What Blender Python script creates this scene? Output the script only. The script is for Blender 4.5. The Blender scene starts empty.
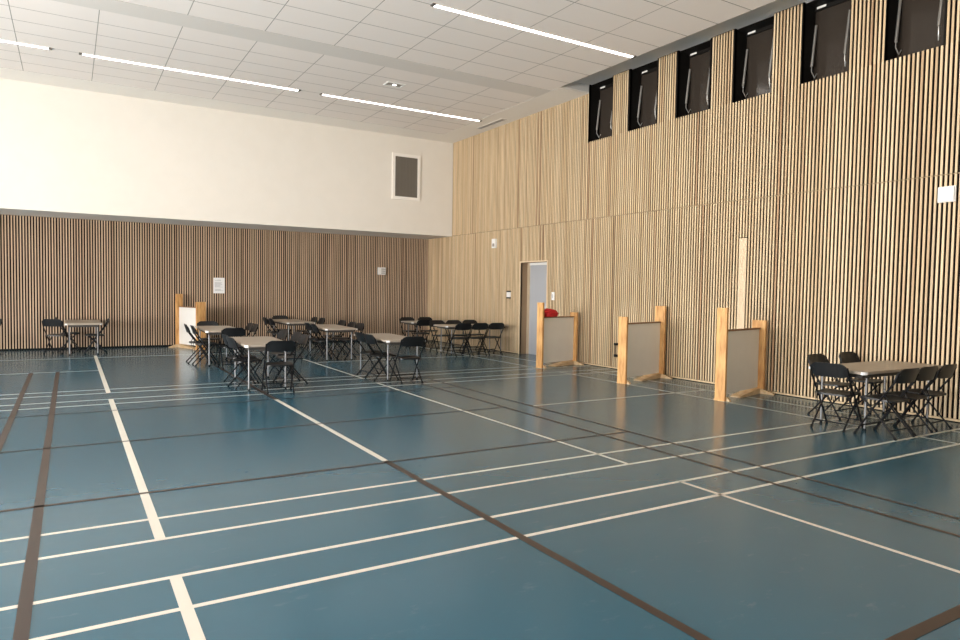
import bpy, bmesh, math, random
from mathutils import Vector, Matrix
random.seed(7)
S = bpy.context.scene
COL = S.collection
PI = math.pi
R = math.radians

# ------------------------------------------------------------------ materials
def mat(name, color, rough=0.5, metal=0.0, spec=0.5, emit=None, estr=0.0, coat=0.0):
    m = bpy.data.materials.new(name); m.use_nodes = True
    b = m.node_tree.nodes['Principled BSDF']
    b.inputs['Base Color'].default_value = (*color, 1)
    b.inputs['Roughness'].default_value = rough
    b.inputs['Metallic'].default_value = metal
    b.inputs['Specular IOR Level'].default_value = spec
    b.inputs['Coat Weight'].default_value = coat
    if emit:
        b.inputs['Emission Color'].default_value = (*emit, 1)
        b.inputs['Emission Strength'].default_value = estr
    return m

def nodes(m):
    nt = m.node_tree
    return nt, nt.nodes, nt.links, nt.nodes['Principled BSDF']

def add_noise_mix(m, c1, c2, scale=(1, 1, 1), nscale=5.0, detail=4.0, lo=0.35, hi=0.65, bump=0.0):
    nt, N, L, b = nodes(m)
    tc = N.new('ShaderNodeTexCoord'); mp = N.new('ShaderNodeMapping'); mp.inputs['Scale'].default_value = scale
    nz = N.new('ShaderNodeTexNoise'); nz.inputs['Scale'].default_value = nscale; nz.inputs['Detail'].default_value = detail
    cr = N.new('ShaderNodeValToRGB')
    cr.color_ramp.elements[0].position = lo; cr.color_ramp.elements[0].color = (*c1, 1)
    cr.color_ramp.elements[1].position = hi; cr.color_ramp.elements[1].color = (*c2, 1)
    L.new(tc.outputs['Object'], mp.inputs['Vector']); L.new(mp.outputs['Vector'], nz.inputs['Vector'])
    L.new(nz.outputs['Fac'], cr.inputs['Fac']); L.new(cr.outputs['Color'], b.inputs['Base Color'])
    if bump:
        bp = N.new('ShaderNodeBump'); bp.inputs['Strength'].default_value = bump; bp.inputs['Distance'].default_value = 0.01
        L.new(nz.outputs['Fac'], bp.inputs['Height']); L.new(bp.outputs['Normal'], b.inputs['Normal'])
    return cr

def slat_material(name, pale, mid, brown):
    m = mat(name, mid, rough=0.55, spec=0.3)
    nt, N, L, b = nodes(m)
    geo = N.new('ShaderNodeNewGeometry')
    cr = N.new('ShaderNodeValToRGB'); cr.color_ramp.interpolation = 'LINEAR'
    e = cr.color_ramp.elements
    e[0].position = 0.0; e[0].color = (*brown, 1)
    e[1].position = 1.0; e[1].color = (*pale, 1)
    x = e.new(0.08); x.color = (*[0.7 * mid[i] + 0.3 * brown[i] for i in range(3)], 1)
    x = e.new(0.25); x.color = (*mid, 1)
    L.new(geo.outputs['Random Per Island'], cr.inputs['Fac'])
    tc = N.new('ShaderNodeTexCoord'); mp = N.new('ShaderNodeMapping'); mp.inputs['Scale'].default_value = (17, 17, 0.7)
    nz = N.new('ShaderNodeTexNoise'); nz.inputs['Scale'].default_value = 1.0; nz.inputs['Detail'].default_value = 5
    L.new(tc.outputs['Object'], mp.inputs['Vector']); L.new(mp.outputs['Vector'], nz.inputs['Vector'])
    r2 = N.new('ShaderNodeMapRange'); r2.inputs['From Min'].default_value = 0.3; r2.inputs['From Max'].default_value = 0.7
    r2.inputs['To Min'].default_value = 0.82; r2.inputs['To Max'].default_value = 1.12
    L.new(nz.outputs['Fac'], r2.inputs['Value'])
    mx = N.new('ShaderNodeMix'); mx.data_type = 'RGBA'; mx.blend_type = 'MULTIPLY'; mx.inputs['Factor'].default_value = 1.0
    L.new(cr.outputs['Color'], mx.inputs[6]); L.new(r2.outputs['Result'], mx.inputs[7])
    L.new(mx.outputs[2], b.inputs['Base Color'])
    return m

M = {}
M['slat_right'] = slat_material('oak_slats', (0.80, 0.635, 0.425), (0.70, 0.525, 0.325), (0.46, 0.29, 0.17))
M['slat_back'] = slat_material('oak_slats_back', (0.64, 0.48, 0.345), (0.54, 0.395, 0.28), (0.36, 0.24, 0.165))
M['felt'] = mat('black_felt_backing', (0.007, 0.005, 0.004), 0.95, spec=0.1)
M['white_wall'] = mat('cream_plaster', (0.80, 0.765, 0.70), 0.8, spec=0.2)
add_noise_mix(M['white_wall'], (0.80, 0.765, 0.71), (0.815, 0.78, 0.725), nscale=3)
M['border'] = mat('ceiling_border_paint', (0.91, 0.88, 0.84), 0.8, spec=0.2)
M['strip'] = mat('grey_ceiling_strip', (0.76, 0.73, 0.70), 0.8, spec=0.2)
M['recess'] = mat('grey_recess_paint', (0.70, 0.70, 0.70), 0.75, spec=0.2)
M['dark'] = mat('black_liner', (0.010, 0.009, 0.008), 0.7, spec=0.15)
M['pane'] = mat('dark_glass', (0.042, 0.034, 0.028), 0.14, spec=0.5)
M['arm'] = mat('grey_metal_arm', (0.50, 0.49, 0.47), 0.4, metal=0.7)
M['white_plastic'] = mat('white_plastic', (0.85, 0.85, 0.84), 0.4)
M['paper'] = mat('paper', (0.86, 0.86, 0.87), 0.7)
M['ink'] = mat('grey_print', (0.42, 0.43, 0.46), 0.8)
M['door_grey'] = mat('grey_door_leaf', (0.40, 0.42, 0.46), 0.45)
M['pale_wood'] = mat('pale_wood', (0.72, 0.57, 0.40), 0.55, spec=0.3)
add_noise_mix(M['pale_wood'], (0.68, 0.53, 0.36), (0.76, 0.61, 0.43), (8, 8, 1), 3)
M['jamb_wood'] = mat('brown_jamb_wood', (0.33, 0.22, 0.13), 0.6, spec=0.3)
M['black_plastic'] = mat('black_plastic', (0.009, 0.0095, 0.011), 0.40, spec=0.42)
M['black_metal'] = mat('black_tube', (0.006, 0.006, 0.007), 0.5, metal=0.0, spec=0.25)
M['rubber'] = mat('black_rubber', (0.01, 0.01, 0.01), 0.8, spec=0.2)
M['table_top'] = mat('beige_laminate', (0.42, 0.355, 0.29), 0.38, spec=0.5)
add_noise_mix(M['table_top'], (0.40, 0.335, 0.27), (0.44, 0.375, 0.31), nscale=9)
M['steel'] = mat('grey_steel', (0.27, 0.27, 0.28), 0.45, metal=0.4)
M['glint'] = mat('painted_corner_glint', (0.78, 0.78, 0.78), 0.3)  # pale colour stands in for the highlight on rounded table corners
M['apron'] = mat('apron_painted_shade', (0.06, 0.052, 0.046), 0.6)  # shade under the tabletop put into the apron colour
M['post'] = mat('knotty_pine', (0.62, 0.36, 0.16), 0.55, spec=0.3)
add_noise_mix(M['post'], (0.50, 0.22, 0.07), (0.78, 0.46, 0.185), (9, 9, 1.6), 2.2, 6, 0.3, 0.6, bump=0.1)
M['foot'] = mat('pale_pine', (0.66, 0.47, 0.28), 0.6, spec=0.3)
add_noise_mix(M['foot'], (0.58, 0.38, 0.20), (0.72, 0.54, 0.34), (3, 9, 9), 2.2)
M['rail'] = mat('brown_rail', (0.26, 0.14, 0.075), 0.55, spec=0.3)
M['panel'] = mat('white_board', (0.66, 0.64, 0.60), 0.5)
add_noise_mix(M['panel'], (0.86, 0.84, 0.80), (0.88, 0.86, 0.82), nscale=4)
M['red'] = mat('red_cloth', (0.62, 0.025, 0.03), 0.7, spec=0.3)
M['lamp'] = mat('lamp_diffuser', (0.9, 0.9, 0.9), 0.5, emit=(1.0, 0.965, 0.90), estr=14.0)
M['spot'] = mat('spot_lens', (0.9, 0.9, 0.9), 0.5, emit=(1.0, 0.97, 0.92), estr=4.0)
M['cap'] = mat('dark_end_cap', (0.12, 0.11, 0.10), 0.5)
M['white_line'] = mat('white_floor_paint', (0.74, 0.70, 0.62), 0.42)
M['brown_line'] = mat('brown_floor_paint', (0.045, 0.029, 0.023), 0.40)
M['grille'] = mat('grey_grille', (0.32, 0.30, 0.28), 0.5)
M['plaster'] = mat('plain_wall_paint', (0.62, 0.58, 0.52), 0.8, spec=0.2)

# floor: blue sports vinyl with scuffs
fm = mat('blue_sports_floor', (0.05, 0.125, 0.17), 0.27, spec=0.5)
nt, N, L, b = nodes(fm)
tc = N.new('ShaderNodeTexCoord')
nz = N.new('ShaderNodeTexNoise'); nz.inputs['Scale'].default_value = 0.8; nz.inputs['Detail'].default_value = 4
cr = N.new('ShaderNodeValToRGB')
cr.color_ramp.elements[0].position = 0.3; cr.color_ramp.elements[0].color = (0.024, 0.108, 0.165, 1)
cr.color_ramp.elements[1].position = 0.7; cr.color_ramp.elements[1].color = (0.027, 0.116, 0.176, 1)
L.new(tc.outputs['Object'], nz.inputs['Vector']); L.new(nz.outputs['Fac'], cr.inputs['Fac'])
mp = N.new('ShaderNodeMapping'); mp.inputs['Scale'].default_value = (2.2, 5.0, 1); mp.inputs['Rotation'].default_value = (0, 0, 0.4)
nz2 = N.new('ShaderNodeTexNoise'); nz2.inputs['Scale'].default_value = 1.6; nz2.inputs['Detail'].default_value = 8; nz2.inputs['Roughness'].default_value = 0.7
L.new(tc.outputs['Object'], mp.inputs['Vector']); L.new(mp.outputs['Vector'], nz2.inputs['Vector'])
sr = N.new('ShaderNodeMapRange'); sr.inputs['From Min'].default_value = 0.60; sr.inputs['From Max'].default_value = 0.78
sr.inputs['To Min'].default_value = 0.0; sr.inputs['To Max'].default_value = 0.34
L.new(nz2.outputs['Fac'], sr.inputs['Value'])
mx = N.new('ShaderNodeMix'); mx.data_type = 'RGBA'; mx.inputs[7].default_value = (0.17, 0.27, 0.33, 1)
L.new(sr.outputs['Result'], mx.inputs['Factor']); L.new(cr.outputs['Color'], mx.inputs[6]); L.new(mx.outputs[2], b.inputs['Base Color'])
rr = N.new('ShaderNodeMapRange'); rr.inputs['To Min'].default_value = 0.17; rr.inputs['To Max'].default_value = 0.23
L.new(nz2.outputs['Fac'], rr.inputs['Value']); L.new(rr.outputs['Result'], b.inputs['Roughness'])
M['floor'] = fm

# ceiling tiles: grid of joints measured from the field's own origin
TX, TY = 1.217, 0.63
tm = mat('ceiling_tiles', (0.7, 0.68, 0.64), 0.85, spec=0.15)
nt, N, L, b = nodes(tm)
tc = N.new('ShaderNodeTexCoord'); sp = N.new('ShaderNodeSeparateXYZ'); L.new(tc.outputs['Object'], sp.inputs[0])
def joint(sock, period, w):
    a = N.new('ShaderNodeMath'); a.operation = 'ADD'; a.inputs[1].default_value = 100 * period + w / 2
    md = N.new('ShaderNodeMath'); md.operation = 'MODULO'; md.inputs[1].default_value = period
    lt = N.new('ShaderNodeMath'); lt.operation = 'LESS_THAN'; lt.inputs[1].default_value = w
    L.new(sock, a.inputs[0]); L.new(a.outputs[0], md.inputs[0]); L.new(md.outputs[0], lt.inputs[0])
    return lt.outputs[0]
jx = joint(sp.outputs['X'], TX, 0.013); jy = joint(sp.outputs['Y'], TY, 0.016)
jm = N.new('ShaderNodeMath'); jm.operation = 'MAXIMUM'; L.new(jx, jm.inputs[0]); L.new(jy, jm.inputs[1])
mx = N.new('ShaderNodeMix'); mx.data_type = 'RGBA'; mx.inputs[6].default_value = (0.92, 0.87, 0.84, 1); mx.inputs[7].default_value = (0.36, 0.34, 0.32, 1)
L.new(jm.outputs[0], mx.inputs['Factor']); L.new(mx.outputs[2], b.inputs['Base Color'])
M['tiles'] = tm

# ------------------------------------------------------------------ mesh helpers
def box(bm, x0, x1, y0, y1, z0, z1, mtx=None):
    vs = [Vector((x, y, z)) for z in (z0, z1) for y in (y0, y1) for x in (x0, x1)]
    if mtx: vs = [mtx @ v for v in vs]
    v = [bm.verts.new(p) for p in vs]
    for f in ((0, 2, 3, 1), (4, 5, 7, 6), (0, 1, 5, 4), (2, 6, 7, 3), (0, 4, 6, 2), (1, 3, 7, 5)):
        bm.faces.new([v[i] for i in f])
    return v

def bevel(bm, w=0.004, seg=2):
    bmesh.ops.bevel(bm, geom=bm.edges[:], offset=w, segments=seg, affect='EDGES', profile=0.7)

def tube(bm, pts, r, n=8):
    """round tube along a polyline"""
    pts = [Vector(p) for p in pts]
    rings = []
    for i, p in enumerate(pts):
        if i == 0: d = pts[1] - p
        elif i == len(pts) - 1: d = p - pts[i - 1]
        else: d = (pts[i + 1] - p).normalized() + (p - pts[i - 1]).normalized()
        d.normalize()
        u = d.cross(Vector((0, 0, 1)))
        if u.length < 0.1: u = d.cross(Vector((1, 0, 0)))
        u.normalize(); w = d.cross(u).normalized()
        rings.append([bm.verts.new(p + r * (math.cos(2 * PI * k / n) * u + math.sin(2 * PI * k / n) * w)) for k in range(n)])
    for a, c in zip(rings, rings[1:]):
        for k in range(n):
            bm.faces.new((a[k], a[(k + 1) % n], c[(k + 1) % n], c[k]))
    bm.faces.new(rings[0][::-1]); bm.faces.new(rings[-1])

def prism(bm, prof, axis_len, mtx):
    """profile (x,z) extruded along local y by axis_len, centred"""
    a = [bm.verts.new(mtx @ Vector((x, -axis_len / 2, z))) for x, z in prof]
    c = [bm.verts.new(mtx @ Vector((x, axis_len / 2, z))) for x, z in prof]
    n = len(prof)
    bm.faces.new(a); bm.faces.new(c[::-1])
    for i in range(n):
        bm.faces.new((a[i], c[i], c[(i + 1) % n], a[(i + 1) % n]))

def obj(name, bm, m, parent=None, smooth=False, label=None):
    bmesh.ops.recalc_face_normals(bm, faces=bm.faces[:])
    me = bpy.data.meshes.new(name); bm.to_mesh(me); bm.free()
    me.materials.append(m)
    if smooth:
        for p in me.polygons: p.use_smooth = True
        try: me.set_sharp_from_angle(angle=R(40))
        except Exception: pass
    o = bpy.data.objects.new(name, me); COL.objects.link(o)
    if parent: o.parent = parent
    if label: o['label'] = label
    return o

def boxobj(name, dims, m, parent=None, bev=0, label=None):
    bm = bmesh.new(); box(bm, *dims)
    if bev: bevel(bm, bev)
    return obj(name, bm, m, parent, label=label)

def recenter(o, p):
    """move the object's origin to p, keeping its mesh where it stands"""
    p = Vector(p); o.data.transform(Matrix.Translation(-p)); o.location = p
    return o

def tag(o, label, cat, group=None):
    o['label'] = label; o['category'] = cat
    if group: o['group'] = group
    return o

def struct(o, label=None, cat=None):
    o['kind'] = 'structure'
    if label: o['label'] = label
    if cat: o['category'] = cat
    return o

def thing(name, label, cat, loc=(0, 0, 0), rz=0, group=None):
    o = bpy.data.objects.new(name, None); COL.objects.link(o)
    o.empty_display_size = 0.1
    o.location = loc; o.rotation_euler = (0, 0, rz)
    return tag(o, label, cat, group)

def kids(o): return [c for c in list(bpy.data.objects) if c.parent == o]
def copy_tree(src_tree, parent=None):
    o, ch = src_tree
    c = o.copy(); COL.objects.link(c)
    if parent: c.parent = parent
    for t in ch: copy_tree(t, c)
    return c
def tree(o): return (o, [tree(c) for c in kids(o)])

# ------------------------------------------------------------------ room constants (metres; camera stands at x=0,y=0)
XR = 9.75      # face of the slats on the right wall
YB = 19.35     # face of the slats on the back wall
YW = 17.80     # face of the white upper wall
ZS = 3.20      # underside of the white upper wall, seam of the cladding
ZC = 5.945     # ceiling
ZR = 6.14      # recess above the windows
XL, YF = -9.5, -5.0
PITCH, SW, SD = 0.058, 0.0275, 0.016

# ------------------------------------------------------------------ floor
bm = bmesh.new(); box(bm, XL - .2, XR + .6, YF - .2, YB + .3, -0.1, 0.0)
floor = struct(obj('floor', bm, M['floor']), 'blue sports hall floor with white and brown court lines', 'floor')

def line_mesh(rects, z):
    bm = bmesh.new()
    for x0, x1, y0, y1 in rects:
        v = [bm.verts.new((x, y, z)) for x, y in ((x0, y0), (x1, y0), (x1, y1), (x0, y1))]
        bm.faces.new(v)
    return bm
def hx(y, x0, x1, w=0.04): return (x0, x1, y - w / 2, y + w / 2)
def vx(x, y0, y1, w=0.04): return (x - w / 2, x + w / 2, y0, y1)
EX = 9.70
white = []
# near court (outer 3.98, inner 3.57), middle court (4.62..10.70), far court (11.32..)
for y in (3.985, 3.565, 4.625, 5.06, 10.28, 10.70, 11.33, 11.73):
    white.append(hx(y, XL, EX))
for y0, y1 in ((4.625, 10.70), (11.33, 17.4), (-2.0, 3.985)):
    white += [vx(8.345, y0, y1), vx(9.08, y0, y1)]
white += [vx(4.455, 4.62, 10.70), vx(4.455, 11.33, 15.2), vx(4.435, -2, 3.985)]
white.append(hx(7.65, 5.53, 9.1)); white.append(hx(14.2, 4.46, 9.1)); white.append(hx(14.38, XL, 0.476)); white.append(hx(16.93, XL, 4.0, 0.04))
o = obj('white_court_marking', line_mesh(white, 0.0012), M['white_line'], floor, label='white badminton court lines'); o['kind'] = 'structure'
wide = [vx(0.475, 4.62, 10.70, 0.062), vx(0.475, 11.33, 17.4, 0.062), vx(0.482, -2, 3.985, 0.062), vx(2.50, 5.78, 9.74, 0.06)]
o = obj('wide_white_court_marking', line_mesh(wide, 0.0018), M['white_line'], floor, label='wide white court lines'); o['kind'] = 'structure'
brown = [vx(-0.203, -3, 14.4, 0.062), vx(-0.603, -3, 14.4, 0.062), vx(2.50, -3, 5.78, 0.062), vx(2.50, 9.74, 14.4, 0.062),
         vx(5.10, -3, 10.9, 0.042), vx(5.50, -3, 10.9, 0.042), hx(5.725, XL, 5.5, 0.042), hx(7.735, XL, 5.13, 0.042), hx(9.72, XL, 5.5, 0.042),
         hx(1.62, 3.2, EX, 0.07)]
o = obj('brown_court_marking', line_mesh(brown, 0.0024), M['brown_line'], floor, label='dark brown court lines'); o['kind'] = 'structure'

# ------------------------------------------------------------------ slatted walls
def slat_range(bm, axis, a0, a1, z0, z1, face, skip=()):
    """vertical slats with centres on the pitch grid; axis 'y' = right wall, 'x' = back wall"""
    k0 = math.ceil((a0 + SW / 2) / PITCH); k1 = math.floor((a1 - SW / 2) / PITCH)
    for k in range(k0, k1 + 1):
        c = k * PITCH
        w2 = SW / 2 - (0.004 if any(abs(c - s) < 0.03 for s in skip) else 0)
        j = random.uniform(-0.0015, 0.0015)
        if axis == 'y': box(bm, face + j * .5, face + SD, c - w2 + j, c + w2 + j, z0, z1)
        else: box(bm, c - SW / 2 + j, c + SW / 2 + j, face + j * .5, face + SD, z0, z1)

WFAR = [11.64 - 1.265 * k for k in range(6)]
WW = 0.745
ZSILL = 4.885
DY0, DY1, DZ = 13.04, 14.15, 2.32
BY0, BY1, BZ0, BZ1 = 7.464, 7.616, 0.95, 2.556     # pale board let into the slats

wr = bmesh.new()
xb, xo = XR + SD, XR + 0.06
box(wr, xb, xo, YF, DY0, 0, ZSILL)
box(wr, xb, xo, DY0, DY1, DZ, ZSILL)
box(wr, xb, xo, DY1, YB + .2, 0, ZSILL)
box(wr, xb, xo, WFAR[0], YB + .2, ZSILL, ZR + .05)
for k in range(6):
    near = WFAR[k] - WW
    nxt = WFAR[k + 1] if k < 5 else YF
    box(wr, xb, xo, nxt, near, ZSILL, ZR + .05)
wall_right = struct(obj('wall_right', wr, M['felt']), 'right hall wall clad in vertical timber slats over black felt', 'wall')
bm = bmesh.new()
JO = (9.222, 10.73)
slat_range(bm, 'y', YF, BY0 - .001, 0.045, 3.196, XR, JO)
slat_range(bm, 'y', BY0, BY1, BZ1 + .012, 3.196, XR)
slat_range(bm, 'y', BY0, BY1, 0.045, BZ0, XR)
slat_range(bm, 'y', BY1, DY0 - .03, 0.045, 3.196, XR, JO)
slat_range(bm, 'y', DY0 - .03, DY1 + .03, DZ + .03, 3.196, XR)
slat_range(bm, 'y', DY1 + .03, YB, 0.045, 3.196, XR, JO)
obj('slat_cladding', bm, M['slat_right'], wall_right, label='lower tier of pale oak slats')
bm = bmesh.new()
JU = ()
slat_range(bm, 'y', YF, WFAR[0], 3.212, ZSILL, XR, JU)
slat_range(bm, 'y', WFAR[0], YW, 3.212, ZC, XR, JU)
for k in range(6):
    near = WFAR[k] - WW
    nxt = WFAR[k + 1] if k < 5 else YF
    slat_range(bm, 'y', nxt, near, ZSILL, ZR - .012, XR)
obj('slat_cladding', bm, M['slat_right'], wall_right, label='upper tier of pale oak slats around the high windows')
boxobj('seam_batten', (XR + .007, XR + .012, YF, YW, 3.201, 3.207), M['slat_right'], wall_right)
boxobj('cover_board', (XR - .002, XR + SD, BY0, BY1, BZ0, BZ1), M['pale_wood'], wall_right, label='flat pale timber board let into the slats')
boxobj('baseboard', (XR + .002, XR + SD, YF, DY0 - .03, 0.012, 0.040), M['slat_right'], wall_right)
boxobj('baseboard', (XR + .002, XR + SD, DY1 + .03, YB, 0.012, 0.040), M['slat_right'], wall_right)
boxobj('corner_batten', (XR - .03, XR + .004, YB - .006, YB + SD, 0.045, ZS), M['slat_back'], wall_right)

bm = bmesh.new(); box(bm, XL - .1, XR + .2, YB + SD, YB + .1, 0, ZS + .1)
wall_back = struct(obj('wall_back', bm, M['felt']), 'back hall wall clad in brown vertical timber slats', 'wall')
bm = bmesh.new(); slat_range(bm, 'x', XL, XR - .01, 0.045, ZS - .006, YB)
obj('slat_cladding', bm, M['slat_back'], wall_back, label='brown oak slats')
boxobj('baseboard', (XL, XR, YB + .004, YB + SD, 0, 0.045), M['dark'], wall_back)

bm = bmesh.new()
box(bm, XL - .1, XR + .1, YW, YB + .1, ZS, ZC + .25)
wall_upper = struct(obj('wall_upper', bm, M['white_wall']), 'cream upper wall overhanging the slatted back wall', 'wall')

bm = bmesh.new(); box(bm, XL, XR - .001, YW + .01, YB + SD, ZS - .004, ZS)  # added panel, its colour whitened in place of light bounced off the floor
obj('soffit', bm, mat('soffit_painted_bounce', (0.9, 0.89, 0.87), 0.8, spec=0.2), wall_upper, label='underside whitened to stand in for bounced light')

# left wall with tall daylight windows, wall behind the camera
LW = [(-0.4 + 3.3 * k, -0.4 + 3.3 * k + 2.9) for k in range(4)]
LZ0, LZ1 = 0.25, 3.1
bm = bmesh.new()
xa, xc = XL - .2, XL
box(bm, xa, xc, YF, YB + .1, 0, LZ0); box(bm, xa, xc, YF, YB + .1, LZ1, ZC + .2)
edges = [YF] + [v for w in LW for v in w] + [YB + .1]
for a, c in zip(edges[::2], edges[1::2]): box(bm, xa, xc, a, c, LZ0, LZ1)
wall_left = struct(obj('wall_left', bm, M['plaster']), 'plain left hall wall with tall windows', 'wall')
bm = bmesh.new(); box(bm, XL - .2, XR + .1, YF - .2, YF, 0, ZC + .2)
struct(obj('wall_front', bm, M['plaster']), 'plain wall behind the viewpoint', 'wall')

# ------------------------------------------------------------------ ceiling
XE = 8.96
bm = bmesh.new(); box(bm, XL - .2, XR + .4, YF - .2, YW, ZC + .26, ZC + .34)
ceiling = struct(obj('ceiling', bm, M['recess']), 'suspended tiled ceiling with grey strip and linear lamps', 'ceiling')
for nm, y0, y1, oy in (('tile_field', YF, 11.95, 11.95), ('tile_field', 12.50, 16.92, 12.50)):
    bm = bmesh.new(); box(bm, XL, XE, y0, y1, ZC, ZC + .03)
    recenter(obj(nm, bm, M['tiles'], ceiling), (XE, oy, ZC))
boxobj('grey_strip', (XL, XE, 11.95, 12.50, ZC - .004, ZC + .03), M['strip'], ceiling, label='plain grey strip between the tiles')
bm = bmesh.new()
box(bm, XL, XE, 16.92, YW, ZC - .003, ZC + .03)
box(bm, XE, XR + .1, 11.65, YW, ZC - .003, ZC + .03)
obj('border_panel', bm, M['border'], ceiling, label='plain white border')
bm = bmesh.new()
box(bm, XE, XR + .4, YF, 11.66, ZR, ZR + .03)
box(bm, XE - .02, XE, YF, 11.65, ZC + .03, ZR + .03)
box(bm, XE, XR + .4, 11.65, 11.68, ZC + .03, ZR + .03)
obj('window_recess', bm, M['recess'], ceiling, label='grey recess above the high windows')

# ------------------------------------------------------------------ high windows in the right wall
GX = XR + 0.32
for k in range(6):
    y1 = WFAR[k]; y0 = y1 - WW
    bm = bmesh.new()
    e = 0.02
    box(bm, XR + .004, GX + .03, y1, y1 + e, ZSILL - e, ZR - .014)
    box(bm, XR + .004, GX + .03, y0 - e, y0, ZSILL - e, ZR - .014)
    box(bm, XR + .004, GX + .03, y0, y1, ZSILL - e, ZSILL)
    box(bm, XR + .05, GX + .03, y0, y1, ZR - .03, ZR - .014)
    w = struct(obj('window_%d' % (k + 1), bm, M['dark']),
               'dark high window in the slatted wall, %s from the far end' % ['first', 'second', 'third', 'fourth', 'fifth', 'sixth'][k], 'window')
    boxobj('pane', (GX, GX + .02, y0, y1, ZSILL, ZR - .02), M['pane'], w, label='dark brown reflective pane')
    bm = bmesh.new(); box(bm, GX - .03, GX, y0 + .0, y1, ZR - .09, ZR - .03); box(bm, GX - .02, GX, y0, y1, ZSILL, ZSILL + .03)
    obj('sash', bm, M['dark'], w)
    boxobj('white_tag', (GX - .034, GX - .030, y1 - .19, y1 - .04, ZR - .062, ZR - .022), M['white_plastic'], w, label='small white tag')
    for yy, s in ((y1 - .03, -1), (y0 + .10, 1)):
        bm = bmesh.new()
        xt, xl = (GX - .02, GX - .10) if s < 0 else (XR + .17, XR + .08)
        tube(bm, [(xt, yy, ZSILL + .95), (xl, yy, ZSILL + .30)], 0.02)
        tube(bm, [(xl, yy, ZSILL + .30), (xl, yy, ZSILL + .22), (xl + .05, yy + .02 * s, ZSILL + .13), (xl + .09, yy + .03 * s, ZSILL + .2)], 0.008)
        obj('stay_arm', bm, M['arm'], w, smooth=True, label='grey metal stay arm')

# small high window in the white wall
x0, x1, z0, z1 = 7.895, 8.595, 4.235, 5.36
bm = bmesh.new(); f = 0.085
box(bm, x0 - f, x1 + f, YW - .035, YW, z1, z1 + f); box(bm, x0 - f, x1 + f, YW - .035, YW, z0 - f, z0)
box(bm, x0 - f, x0, YW - .035, YW, z0, z1); box(bm, x1, x1 + f, YW - .035, YW, z0, z1)
w7 = struct(obj('window_7', bm, M['border']), 'small white framed dark window high in the cream wall', 'window')
bm = bmesh.new()
n = 14
for i in range(n):
    a = x0 + (x1 - x0) * i / n; c = x0 + (x1 - x0) * (i + 1) / n
    box(bm, a, c, YW - .012 - (0.006 if i % 2 else 0), YW, z0, z1)
obj('blind', bm, mat('brown_grey_blind', (0.15, 0.135, 0.115), 0.6), w7, label='brownish grey pleated blind')

# ------------------------------------------------------------------ door
bm = bmesh.new()
t = 0.02
box(bm, XR - .006, XR + .02, DY0 - .03, DY0, 0, DZ + .03); box(bm, XR - .006, XR + .02, DY1, DY1 + .03, 0, DZ + .03)
box(bm, XR - .006, XR + .02, DY0, DY1, DZ, DZ + .03)
door = struct(obj('door_1', bm, M['pale_wood']), 'grey door set deep in a timber lined opening', 'door')
DX = XR + .30
bm = bmesh.new()
box(bm, XR + .02, XR + .22, DY1, DY1 + t, 0, DZ); box(bm, XR + .02, DX + .05, DY0 - t, DY0, 0, DZ); box(bm, XR + .02, DX + .05, DY0, DY1, DZ, DZ + t)
obj('jamb', bm, M['jamb_wood'], door, label='brown slatted jamb lining')
boxobj('jamb', (XR + .22, DX + .05, DY1 - .004, DY1 + t, 0, DZ), M['pale_wood'], door, label='pale inner jamb')
boxobj('leaf', (DX, DX + .05, DY0, DY1, 0, DZ - .06), M['door_grey'], door, label='flat grey door leaf')
boxobj('header', (DX - .02, DX + .05, DY0, DY1, DZ - .06, DZ), M['white_plastic'], door, label='white strip over the leaf')
bm = bmesh.new(); tube(bm, [(DX - .05, DY0 + .2, 1.02), (DX - .05, DY0 + .08, 1.02), (DX, DY0 + .08, 1.02)], 0.011)
obj('handle', bm, M['arm'], door, smooth=True)

# ------------------------------------------------------------------ lamps in the ceiling
LAMPS = [(4.80, 8.885, 9.40, 'long lit ceiling lamp nearest the high windows'),
         (0.235, 4.34, 15.03, 'middle lit lamp in the far row of the ceiling'),
         (4.88, 9.00, 15.03, 'lit lamp at the right end of the far ceiling row'),
         (-4.40, -0.29, 15.03, 'lit lamp at the left end of the far ceiling row')]
for x0, x1, y, lab in LAMPS:
    l = thing('linear_ceiling_lamp', lab, 'lamp', ((x0 + x1) / 2, y, ZC), 0, 'linear ceiling lamps')
    h = (x1 - x0) / 2
    bm = bmesh.new(); box(bm, -h, h, -.052, .052, -.012, .0); box(bm, -h, h, -.052, -.043, -.016, -.012); box(bm, -h, h, .043, .052, -.016, -.012)
    obj('housing', bm, M['border'], l)
    boxobj('diffuser', (-h + .01, h - .01, -.043, .043, -.015, -.0125), M['lamp'], l, label='glowing white diffuser')
    for s in (-1, 1):
        boxobj('end_cap', (s * h - (.05 if s < 0 else 0), s * h + (.05 if s > 0 else 0), -.05, .05, -.017, .0), M['cap'], l, label='dark end cap')

l = thing('recessed_spotlight', 'small square white spotlight in the ceiling between the far lamps and grey strip', 'lamp', (5.94, 13.46, ZC))
bm = bmesh.new()
for a in ((-.2, .2, -.13, -.10), (-.2, .2, .10, .13), (-.2, -.17, -.10, .10), (.17, .2, -.10, .10)): box(bm, *a, -.014, 0)
obj('frame', bm, M['white_plastic'], l)
boxobj('backing', (-.17, .17, -.10, .10, -.006, 0), M['grille'], l)
bm = bmesh.new(); bmesh.ops.create_cone(bm, cap_ends=True, segments=16, radius1=.04, radius2=.036, depth=.012, matrix=Matrix.Translation((0, 0, -.012)))
obj('lens', bm, M['spot'], l, smooth=True, label='glowing round lens')

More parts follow.
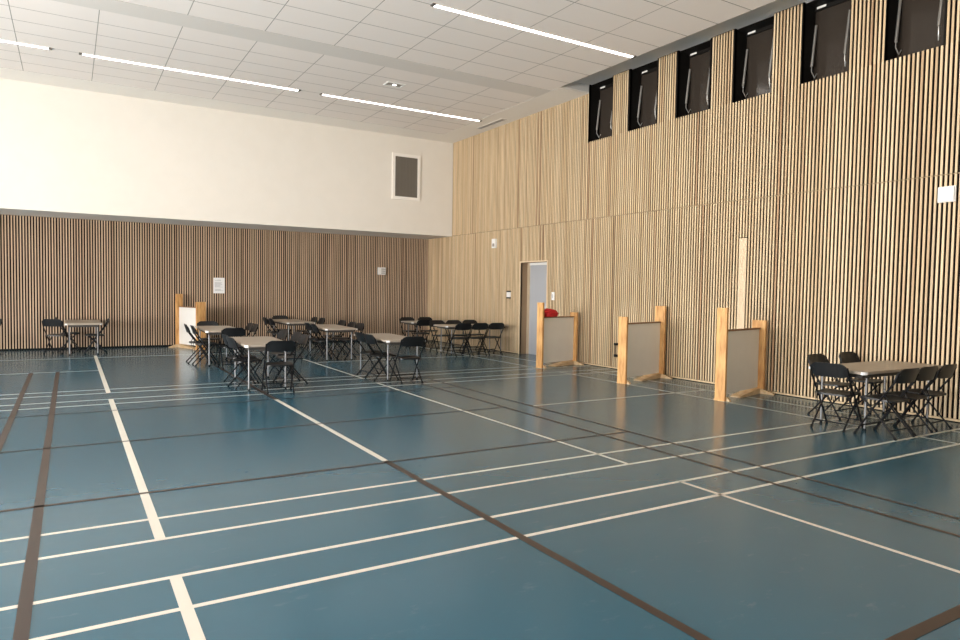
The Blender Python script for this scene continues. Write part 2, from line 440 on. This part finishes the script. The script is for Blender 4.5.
v = thing('ceiling_vent', 'narrow grey slot vent in the white ceiling border by the slatted wall', 'vent', (9.43, 15.15, ZC - .003))
bm = bmesh.new()
for a in ((-.075, -.06, -.62, .62), (.06, .075, -.62, .62), (-.06, .06, -.62, -.6), (.06, -.06, .6, .62)): box(bm, min(a[0], a[1]), max(a[0], a[1]), a[2], a[3], -.01, 0)
obj('frame', bm, M['strip'], v)
boxobj('backing', (-.06, .06, -.6, .6, -.002, 0), M['cap'], v)
bm = bmesh.new()
for i in range(4): box(bm, -.052 + .028 * i, -.036 + .028 * i, -.6, .6, -.008, -.003)
obj('slat', bm, M['grille'], v)

# ------------------------------------------------------------------ small things on the walls
def wall_box(name, lab, cat, y0, y1, z0, z1, d, m):
    t = thing(name, lab, cat, (XR, (y0 + y1) / 2, (z0 + z1) / 2)); hy, hz = (y1 - y0) / 2, (z1 - z0) / 2
    return t, hy, hz
t, hy, hz = wall_box('emergency_light', 'white rectangular emergency light on the slats at the right edge of the photo', 'lamp', 4.33, 4.54, 2.84, 3.045, .06, None)
boxobj('housing', (-.03, -.001, -hy, hy, -hz, hz), M['white_plastic'], t, .004)
boxobj('cover', (-.055, -.03, -hy + .01, hy - .01, -hz + .01, hz - .01), M['white_plastic'], t, .006)
t, hy, hz = wall_box('wall_alarm', 'upright white alarm box high on the slats left of the door', 'alarm', 15.27, 15.45, 2.74, 2.985, .07, None)
boxobj('housing', (-.06, -.001, -hy, hy, -hz, hz), M['white_plastic'], t, .006)
boxobj('grille', (-.063, -.06, -hy + .04, hy - .04, -hz + .04, -hz + .12), M['grille'], t)
t, hy, hz = wall_box('light_switch', 'white switch with black top and bottom beside the door', 'switch', 14.56, 14.74, 1.44, 1.57, .03, None)
boxobj('plate', (-.02, -.001, -hy, hy, -hz, hz), M['white_plastic'], t, .003)
for s in (-1, 1): boxobj('black_rim', (-.025, -.001, -hy, hy, s * (hz + .018) - .018, s * (hz + .018) + .018), M['black_plastic'], t, .003)
t, hy, hz = wall_box('door_notice', 'small white notice on the slats right of the door', 'sign', 12.72, 12.83, 1.40, 1.59, .01, None)
boxobj('card', (-.006, -.001, -hy, hy, -hz, hz), M['paper'], t)
boxobj('print', (-.0075, -.006, -hy + .05, hy - .03, -hz + .05, hz - .05), M['ink'], t, label='grey print')
t, hy, hz = wall_box('pull_handle', 'black pull handle with two lugs on the slats behind the middle partition', 'handle', 10.52, 10.57, .29, .53, .05, None)
bm = bmesh.new(); tube(bm, [(-.06, 0, -hz + .02), (-.06, 0, hz - .02)], .006); obj('bar', bm, M['black_metal'], t, smooth=True)
for s in (-1, 1): boxobj('lug', (-.07, -.001, -.035, .035, s * hz - .025, s * hz + .025), M['black_metal'], t, .004)

t = thing('paper_sign', 'printed white paper sheet pinned to the brown slatted back wall', 'sign', (3.455, YB - .001, 1.62))
boxobj('sheet', (-.145, .145, -.004, 0, -.21, .21), M['paper'], t)
bm = bmesh.new()
rnd = random.Random(3)
for i, zz in enumerate((.15, .13, .08, .06, .04, .02, 0, -.02, -.04, -.10, -.12, -.14)):
    w = .05 if i < 1 else rnd.uniform(.07, .11)
    box(bm, -.11 if i else -.05, -.11 + 2 * w if i else .05, -.0055, -.004, zz - .004, zz + .004)
obj('print', bm, M['ink'], t, label='grey lines of print')
t = thing('wall_panel', 'small white control box with dark slots on the back wall near the corner', 'control box', (8.165, YB - .001, 2.145))
boxobj('housing', (-.125, .125, -.06, 0, -.11, .11), M['white_plastic'], t, .006)
for i in range(3): boxobj('slot', (-.02, .11, -.063, -.06, -.075 + .06 * i, -.045 + .06 * i), M['grille'], t)

# ------------------------------------------------------------------ folding chair (faces +Y, origin on the floor under the seat)
def make_chair():
    t = thing('folding_chair', 'x', 'chair')
    # seat: slightly dished plastic, rounded front
    bm = bmesh.new()
    nx, ny = 8, 8
    def seat_pt(u, v, top):
        w = 0.205 - 0.02 * max(0, -v) ** 2
        cx = u * w; cy = v * 0.195 + .01
        rr = max(0, abs(u) - .8) * max(0, abs(v) - .8) * 6
        cx *= 1 - rr * .35; cy = .01 + (cy - .01) * (1 - rr * .35)
        z = .442 + .008 * v - .012 * (1 - u * u) * (1 - v * v) + (-.010 if v > .9 else 0)
        return Vector((cx, cy, z if top else z - .022))
    grid = [[[bm.verts.new(seat_pt(-1 + 2 * i / nx, -1 + 2 * j / ny, k)) for j in range(ny + 1)] for i in range(nx + 1)] for k in (1, 0)]
    for k in (0, 1):
        for i in range(nx):
            for j in range(ny):
                g = grid[k]; bm.faces.new((g[i][j], g[i + 1][j], g[i + 1][j + 1], g[i][j + 1]))
    rim = [(i, 0) for i in range(nx)] + [(nx, j) for j in range(ny)] + [(i, ny) for i in range(nx, 0, -1)] + [(0, j) for j in range(ny, 0, -1)]
    for a, c in zip(rim, rim[1:] + rim[:1]):
        bm.faces.new((grid[0][a[0]][a[1]], grid[0][c[0]][c[1]], grid[1][c[0]][c[1]], grid[1][a[0]][a[1]]))
    obj('seat', bm, M['black_plastic'], t, smooth=True)
    # backrest: curved blade with rounded upper corners
    bm = bmesh.new()
    n = 12; m = 6
    def blade(u, v, back):
        half = .222 - .035 * max(0, v - .45) ** 1.5
        x = u * half
        drop = .05 * max(0, abs(u) - .72) ** 1.3 * (1 if v > .5 else -0.6) * 4.2
        z = .637 + .17 * v - drop * (v if v > .5 else (1 - v))
        y = -.205 - .05 * v - .035 * (1 - u * u) + .012
        return Vector((x, y - (.014 if back else 0), z))
    g = [[[bm.verts.new(blade(-1 + 2 * i / n, j / m, k)) for j in range(m + 1)] for i in range(n + 1)] for k in (0, 1)]
    for k in (0, 1):
        for i in range(n):
            for j in range(m):
                q = g[k]; bm.faces.new((q[i][j], q[i + 1][j], q[i + 1][j + 1], q[i][j + 1]))
    rim = [(i, 0) for i in range(n)] + [(n, j) for j in range(m)] + [(i, m) for i in range(n, 0, -1)] + [(0, j) for j in range(m, 0, -1)]
    for a, c in zip(rim, rim[1:] + rim[:1]):
        bm.faces.new((g[0][a[0]][a[1]], g[0][c[0]][c[1]], g[1][c[0]][c[1]], g[1][a[0]][a[1]]))
    obj('backrest', bm, M['black_plastic'], t, smooth=True)
    for s in (-1, 1):
        # back upright that runs on down to the front foot
        bm = bmesh.new(); tube(bm, [(s * .215, -.245, .76), (s * .217, -.20, .64), (s * .217, .02, .33), (s * .217, .215, .012)], .0115)
        l = obj('leg', bm, M['black_metal'], t, smooth=True)
        bm = bmesh.new(); tube(bm, [(s * .217, .205, .03), (s * .217, .223, 0.0)], .015); obj('foot_cap', bm, M['rubber'], l, smooth=True)
        bm = bmesh.new(); tube(bm, [(s * .19, .15, .425), (s * .19, .02, .29), (s * .19, -.225, .012)], .0105)
        l = obj('leg', bm, M['black_metal'], t, smooth=True)
        bm = bmesh.new(); tube(bm, [(s * .19, -.212, .03), (s * .19, -.232, 0.0)], .014); obj('foot_cap', bm, M['rubber'], l, smooth=True)
        bm = bmesh.new(); tube(bm, [(s * .203, -.10, .495), (s * .203, -.135, .425), (s * .19, -.10, .15)], .006)
        obj('hinge_link', bm, M['black_metal'], t, smooth=True)
    bm = bmesh.new(); tube(bm, [(-.217, .155, .11), (.217, .155, .11)], .008); obj('stretcher', bm, M['black_metal'], t, smooth=True)
    bm = bmesh.new(); tube(bm, [(-.19, -.155, .09), (.19, -.155, .09)], .008); obj('stretcher', bm, M['black_metal'], t, smooth=True)
    bm = bmesh.new(); tube(bm, [(-.19, .15, .418), (.19, .15, .418)], .009); obj('seat_bar', bm, M['black_metal'], t, smooth=True)
    return t

CH0 = make_chair(); CHT = tree(CH0); used = [False]
def chair(x, y, face, label, group):
    """face: compass angle in degrees of the direction the sitter looks, 0 = +Y, 90 = +X"""
    o = CH0 if not used[0] else copy_tree(CHT)
    used[0] = True
    o.location = (x, y, 0); o.rotation_euler = (0, 0, R(-face))
    o['label'] = label; o['category'] = 'chair'; o['group'] = group
    return o

# ------------------------------------------------------------------ folding table (long side along local Y)
TL, TWD, TH = 1.83, 0.72, 0.722
def make_table():
    t = thing('folding_table', 'x', 'table')
    bm = bmesh.new(); box(bm, -TWD / 2, TWD / 2, -TL / 2, TL / 2, TH - .035, TH)
    ve = [e for e in bm.edges if abs(e.verts[0].co.z - e.verts[1].co.z) > .01]
    bmesh.ops.bevel(bm, geom=ve, offset=.045, segments=5, affect='EDGES')
    he = [e for e in bm.edges if abs(e.verts[0].co.z - e.verts[1].co.z) < .001 and len(e.link_faces) == 2 and any(abs(f.normal.z) < .5 for f in e.link_faces)]
    bmesh.ops.bevel(bm, geom=he, offset=.008, segments=2, affect='EDGES')
    obj('tabletop', bm, M['table_top'], t, smooth=True)
    bm = bmesh.new(); a, c, w = TWD / 2 - .07, TL / 2 - .07, .02
    for r in ((-a, a, -c, -c + w), (-a, a, c - w, c), (-a, -a + w, -c + w, c - w), (a - w, a, -c + w, c - w)): box(bm, *r, TH - .085, TH - .035)
    obj('apron', bm, M['apron'], t, label='apron rail coloured dark for shade')
    for sx in (-1, 1):
        for sy in (-1, 1):
            px, py = sx * (TWD / 2 - .085), sy * (TL / 2 - .19)
            bm = bmesh.new(); tube(bm, [(px, py, TH - .04), (px, py, .015)], .0135, 10)
            l = obj('leg', bm, M['steel'], t, smooth=True, label='grey tubular steel leg')
            bm = bmesh.new(); tube(bm, [(px, py, .03), (px, py, 0)], .016, 10); obj('foot_cap', bm, M['rubber'], l, smooth=True)
            bm = bmesh.new()  # thin corner skin added as a painted glint
            cx, cy, r0 = sx * (TWD / 2 - .047), sy * (TL / 2 - .047), .052
            ring = []
            for k in range(7):
                an = k / 6 * PI / 2
                ring.append((cx + sx * r0 * math.cos(an), cy + sy * r0 * math.sin(an)))
            lo = [bm.verts.new((x, y, TH - .037)) for x, y in ring] ; hi = [bm.verts.new((x, y, TH - .004)) for x, y in ring]
            li = [bm.verts.new((cx, cy, TH - .037))]
            for k in range(6):
                bm.faces.new((lo[k], lo[k + 1], hi[k + 1], hi[k])); bm.faces.new((li[0], lo[k + 1], lo[k]))
            obj('corner_glint', bm, M['glint'], t, smooth=True, label='light grey painted-in corner guard')
    return t
TB0 = make_table(); TBT = tree(TB0); tused = [False]
def table(x, y, rz, label):
    o = TB0 if not tused[0] else copy_tree(TBT)
    tused[0] = True
    o.location = (x, y, 0); o.rotation_euler = (0, 0, R(rz))
    o['label'] = label; o['group'] = 'folding tables set out in the hall'
    return o

# tables: x, y of centre, turn
table(0.26, 18.40, 0, 'beige folding table against the back wall at the far left')
table(2.67, 15.03, -2, 'beige folding table in front of the standing white board at the back')
table(2.66, 11.38, -3.5, 'nearest beige folding table left of centre, one chair at its near end')
table(5.01, 17.88, 0, 'beige folding table close to the back wall, right of the paper notice')
table(5.11, 15.05, -3, 'beige folding table in the middle of the left cluster')
table(5.02, 11.55, -2.5, 'beige folding table right of the nearest one, a chair at its near right corner')
table(8.78, 16.85, 90, 'beige folding table nearest the back corner of the slatted walls')
table(8.78, 14.90, 90, 'beige folding table left of the door with three chairs along its front')
table(8.82, 4.74, 90, 'beige folding table standing end on to the right slatted wall')

G = 'black folding chairs around the tables'
# far left table
chair(-0.24, 18.15, 25, 'black folding chair showing its broad back left of the far left table', G)
chair(-0.02, 18.72, 92, 'black folding chair tucked into the left side of the far left table', G)
chair(0.5, 18.0, -88, 'black folding chair seen side on at the right of the far left table', G)
chair(-1.62, 18.3, -60, 'black folding chair cut by the left edge of the photo', G)
# table by the white board
chair(2.31, 15.15, 92, 'black folding chair seen side on in front of the white board, left one of two', G)
chair(2.36, 14.62, 90, 'black folding chair seen side on in front of the white board, right one of two', G)
chair(2.66, 16.05, 180, 'black folding chair at the far end of the table before the white board', G)
chair(2.70, 13.82, 2, 'black folding chair with its back showing above the far end of the nearest left table', G)
chair(3.12, 14.75, -90, 'black folding chair right of the table before the white board, near one of two', G)
chair(3.14, 15.32, -92, 'black folding chair right of the table before the white board, far one of two', G)
# nearest table left of centre
chair(2.72, 10.40, 6, 'black folding chair at the near end of the nearest left table, back to the viewer', G)
chair(2.4, 11.12, 84, 'black folding chair left of the nearest left table, the near one of two', G)
chair(2.44, 11.7, 86, 'black folding chair left of the nearest left table, the far one of two', G)
chair(3.14, 11.28, -92, 'black folding chair right of the nearest left table, nearest of three', G)
chair(3.22, 11.98, -94, 'black folding chair right of the nearest left table, middle of three', G)
chair(3.16, 12.66, -95, 'black folding chair right of the nearest left table, farthest of three', G)
# table close to the back wall
chair(4.62, 17.5, 90, 'black folding chair left of the table near the back wall, near one of two', G)
chair(4.62, 18.05, 88, 'black folding chair left of the table near the back wall, far one of two', G)
chair(5.46, 17.48, -90, 'black folding chair right of the table near the back wall, near one of two', G)
chair(5.46, 18.1, -92, 'black folding chair right of the table near the back wall, far one of two', G)
chair(5.05, 18.92, 180, 'black folding chair between the table near the back wall and the slats', G)
# middle table of the cluster
chair(4.84, 14.62, 92, 'black folding chair left of the middle cluster table, near one of two', G)
chair(4.86, 15.15, 90, 'black folding chair left of the middle cluster table, far one of two', G)
chair(5.44, 14.66, -93, 'black folding chair right of the middle cluster table, nearest of three', G)
chair(5.46, 15.22, -93, 'black folding chair right of the middle cluster table, middle of three', G)
chair(5.52, 16.06, -94, 'black folding chair right of the middle cluster table, farthest of three', G)
# right hand table of the cluster
chair(4.72, 11.12, 88, 'black folding chair left of the right cluster table, near one of two', G)
chair(4.75, 11.62, 88, 'black folding chair left of the right cluster table, far one of two', G)
chair(4.95, 10.57, 0, 'black folding chair at the near right corner of the right cluster table', G)
# corner tables
chair(8.22, 17.34, 180, 'black folding chair behind the table nearest the back corner, left one of two', G)
chair(8.80, 17.34, 180, 'black folding chair behind the table nearest the back corner, right one of two', G)
chair(8.05, 16.34, 0, 'black folding chair in front of the table nearest the back corner', G)
chair(8.18, 15.42, 180, 'black folding chair behind the table left of the door, leftmost of three', G)
chair(8.68, 15.42, 180, 'black folding chair behind the table left of the door, middle of three', G)
chair(9.20, 15.46, 180, 'black folding chair behind the table left of the door, rightmost of three', G)
chair(8.13, 14.4, 0, 'black folding chair in front of the table left of the door, leftmost of three', G)
chair(8.6, 14.4, 0, 'black folding chair in front of the table left of the door, middle of three', G)
chair(9.07, 14.4, 0, 'black folding chair in front of the table left of the door, rightmost of three', G)
# table at the right wall
chair(7.97, 4.74, 84, 'black folding chair at the free end of the table by the right wall', G)
chair(8.72, 5.24, 178, 'black folding chair behind the table by the right wall, left of two', G)
chair(9.5, 5.27, 180, 'black folding chair behind the table by the right wall, right of two', G)
chair(8.06, 4.22, 0, 'black folding chair near side of the table by the right wall, leftmost of three', G)
chair(8.52, 4.24, 0, 'black folding chair near side of the table by the right wall, middle of three', G)
chair(9.02, 4.26, -3, 'black folding chair near side of the table by the right wall, rightmost of three', G)

# ------------------------------------------------------------------ standing partitions
def partition(p0, p1, h0, h1, w0, w1, label, zt=1.055):
    """p0 = near post, p1 = far post on the floor; h = post heights, w = post widths"""
    p0, p1 = Vector((*p0, 0)), Vector((*p1, 0))
    d = p1 - p0; ln = d.length; an = math.atan2(d.y, d.x)
    t = thing('standing_partition', label, 'partition', p0, an, 'standing board partitions with timber posts')
    T = 0.05
    for x, h, w in ((0, h0, w0), (ln, h1, w1)):
        bm = bmesh.new(); box(bm, x - T / 2, x + T / 2, -w / 2, w / 2, 0.0, h); bevel(bm, .004)
        obj('post', bm, M['post'], t, label='knotty pine post')
    boxobj('panel', (T / 2, ln - T / 2, -.012, .012, .09, zt - .012), M['panel'], t, label='off-white board')
    boxobj('top_rail', (T / 2, ln - T / 2, -.03, .03, zt - .012, zt + .012), M['rail'], t, .003, label='brown top rail')
    # far foot: gabled plank across the panel; sill board: tapered, under the panel; near foot: short
    bm = bmesh.new(); prism(bm, [(-.30, 0), (.30, 0), (.30, .02), (.12, .075), (-.12, .075), (-.30, .02)], .05, Matrix.Translation((ln - .055, 0, 0)) @ Matrix.Rotation(PI / 2, 4, 'Z'))
    obj('foot', bm, M['foot'], t, label='pale gabled foot plank')
    bm = bmesh.new(); prism(bm, [(ln - .80, 0), (ln - .08, 0), (ln - .08, .085), (ln - .2, .085), (ln - .80, .02)], .16, Matrix.Identity(4))
    obj('sill_board', bm, M['foot'], t, label='tapered pale board under the panel')
    bm = bmesh.new(); prism(bm, [(-w0 / 2 - .06, 0), (w0 / 2 + .05, 0), (w0 / 2 + .01, .045), (-w0 / 2 - .01, .06)], .05, Matrix.Translation((.05, 0, 0)) @ Matrix.Rotation(PI / 2, 4, 'Z'))
    obj('foot', bm, M['foot'], t)
    return t
partition((8.40, 11.42), (9.57, 11.76), 1.37, 1.15, .15, .18, 'board partition by the door with red cloth on its rail')
partition((8.32, 8.86), (9.61, 9.23), 1.18, 1.36, .165, .21, 'middle board partition, its post at the wall the taller one')
partition((8.36, 6.78), (9.63, 7.08), 1.40, 1.19, .16, .22, 'board partition nearest the table by the right wall')
partition((2.80, 18.12), (2.43, 19.14), 1.20, 1.385, .24, .18, 'brightly lit white board partition against the back wall')

# red cloth bundle on the rail of the first partition
rb = bmesh.new()
bmesh.ops.create_icosphere(rb, subdivisions=4, radius=1.0)
rr_ = random.Random(5)
for vv in rb.verts:
    p = vv.co.copy()
    k = 1 + .16 * math.sin(5 * p.x + 2 * p.y) * math.cos(4 * p.z + p.x * 3) + .08 * math.sin(11 * p.y + 7 * p.z)
    vv.co = Vector((p.x * .25 * k, p.y * .11 * k, max(p.z * .095 * k, -.07)))
red = obj('cloth_bundle', rb, M['red'], smooth=True)
d_ = (Vector((9.57, 11.76, 0)) - Vector((8.40, 11.42, 0))).normalized()
q_ = Vector((8.40, 11.42, 0)) + d_ * .30
red.location = (q_.x, q_.y, 1.055 + .012 + .071); red.rotation_euler = (0, 0, math.atan2(d_.y, d_.x))
tag(red, 'crumpled red cloth lying on the rail of the partition by the door', 'cloth')

# ------------------------------------------------------------------ daylight through the left windows
for k, (a, c) in enumerate(LW):
    bm = bmesh.new(); f = .06
    box(bm, XL - .14, XL - .06, a, c, LZ0, LZ0 + f); box(bm, XL - .14, XL - .06, a, c, LZ1 - f, LZ1)
    for y in (a, (a + c) / 2 - f / 2, c - f): box(bm, XL - .14, XL - .06, y, y + f, LZ0 + f, LZ1 - f)
    struct(obj('window_%d' % (8 + k), bm, M['cap']), 'tall daylight window in the left wall', 'window')
    L_ = bpy.data.lights.new('daylight_portal', 'AREA'); L_.shape = 'RECTANGLE'; L_.size = LZ1 - LZ0; L_.size_y = c - a
    L_.cycles.is_portal = True
    o = bpy.data.objects.new('daylight_portal', L_); COL.objects.link(o)
    o.location = (XL - .21, (a + c) / 2, (LZ0 + LZ1) / 2); o.rotation_euler = (0, R(-90), 0)

w = bpy.data.worlds.new('overcast_sky'); S.world = w; w.use_nodes = True
bg = w.node_tree.nodes['Background']; WN, WL = w.node_tree.nodes, w.node_tree.links
tc = WN.new('ShaderNodeTexCoord'); sp = WN.new('ShaderNodeSeparateXYZ'); WL.new(tc.outputs['Generated'], sp.inputs[0])
cr = WN.new('ShaderNodeValToRGB')            # glow added below the horizon to brighten the ceiling, hazy sky above
cr.color_ramp.elements[0].position = 0.47; cr.color_ramp.elements[0].color = (1.04, 0.96, 0.87, 1)
cr.color_ramp.elements[1].position = 0.53; cr.color_ramp.elements[1].color = (0.85, 0.835, 0.81, 1)
mr = WN.new('ShaderNodeMapRange'); mr.inputs['From Min'].default_value = -1; WL.new(sp.outputs['Z'], mr.inputs['Value'])
WL.new(mr.outputs['Result'], cr.inputs['Fac']); WL.new(cr.outputs['Color'], bg.inputs['Color'])
bg.inputs['Strength'].default_value = 44.0

# ------------------------------------------------------------------ camera
f_px, yaw, pitch, roll = 676.98, 0.544967, 0.0435518, -0.0161028
cy, sy, cp, spn = math.cos(yaw), math.sin(yaw), math.cos(pitch), math.sin(pitch)
wv = Vector((sy * cp, cy * cp, -spn)); rv = Vector((cy, -sy, 0)); dv = wv.cross(rv)
cr_, sr_ = math.cos(roll), math.sin(roll)
r2 = cr_ * rv + sr_ * dv; d2 = -sr_ * rv + cr_ * dv
cam = bpy.data.cameras.new('camera'); co = bpy.data.objects.new('camera', cam); COL.objects.link(co)
mw = Matrix(((r2.x, -d2.x, -wv.x, 0), (r2.y, -d2.y, -wv.y, 0), (r2.z, -d2.z, -wv.z, 1.6), (0, 0, 0, 1)))
co.matrix_world = mw
cam.sensor_fit = 'HORIZONTAL'; cam.sensor_width = 36; cam.lens = f_px * 36 / 960; cam.clip_end = 200
S.camera = co

S.view_settings.view_transform = 'Standard'; S.view_settings.look = 'None'
S.view_settings.exposure = -0.05; S.view_settings.gamma = 1.0; S.view_settings.use_curve_mapping = False
S.cycles.use_denoising = True
S.cycles.max_bounces = 10; S.cycles.diffuse_bounces = 6; S.cycles.sample_clamp_indirect = 8
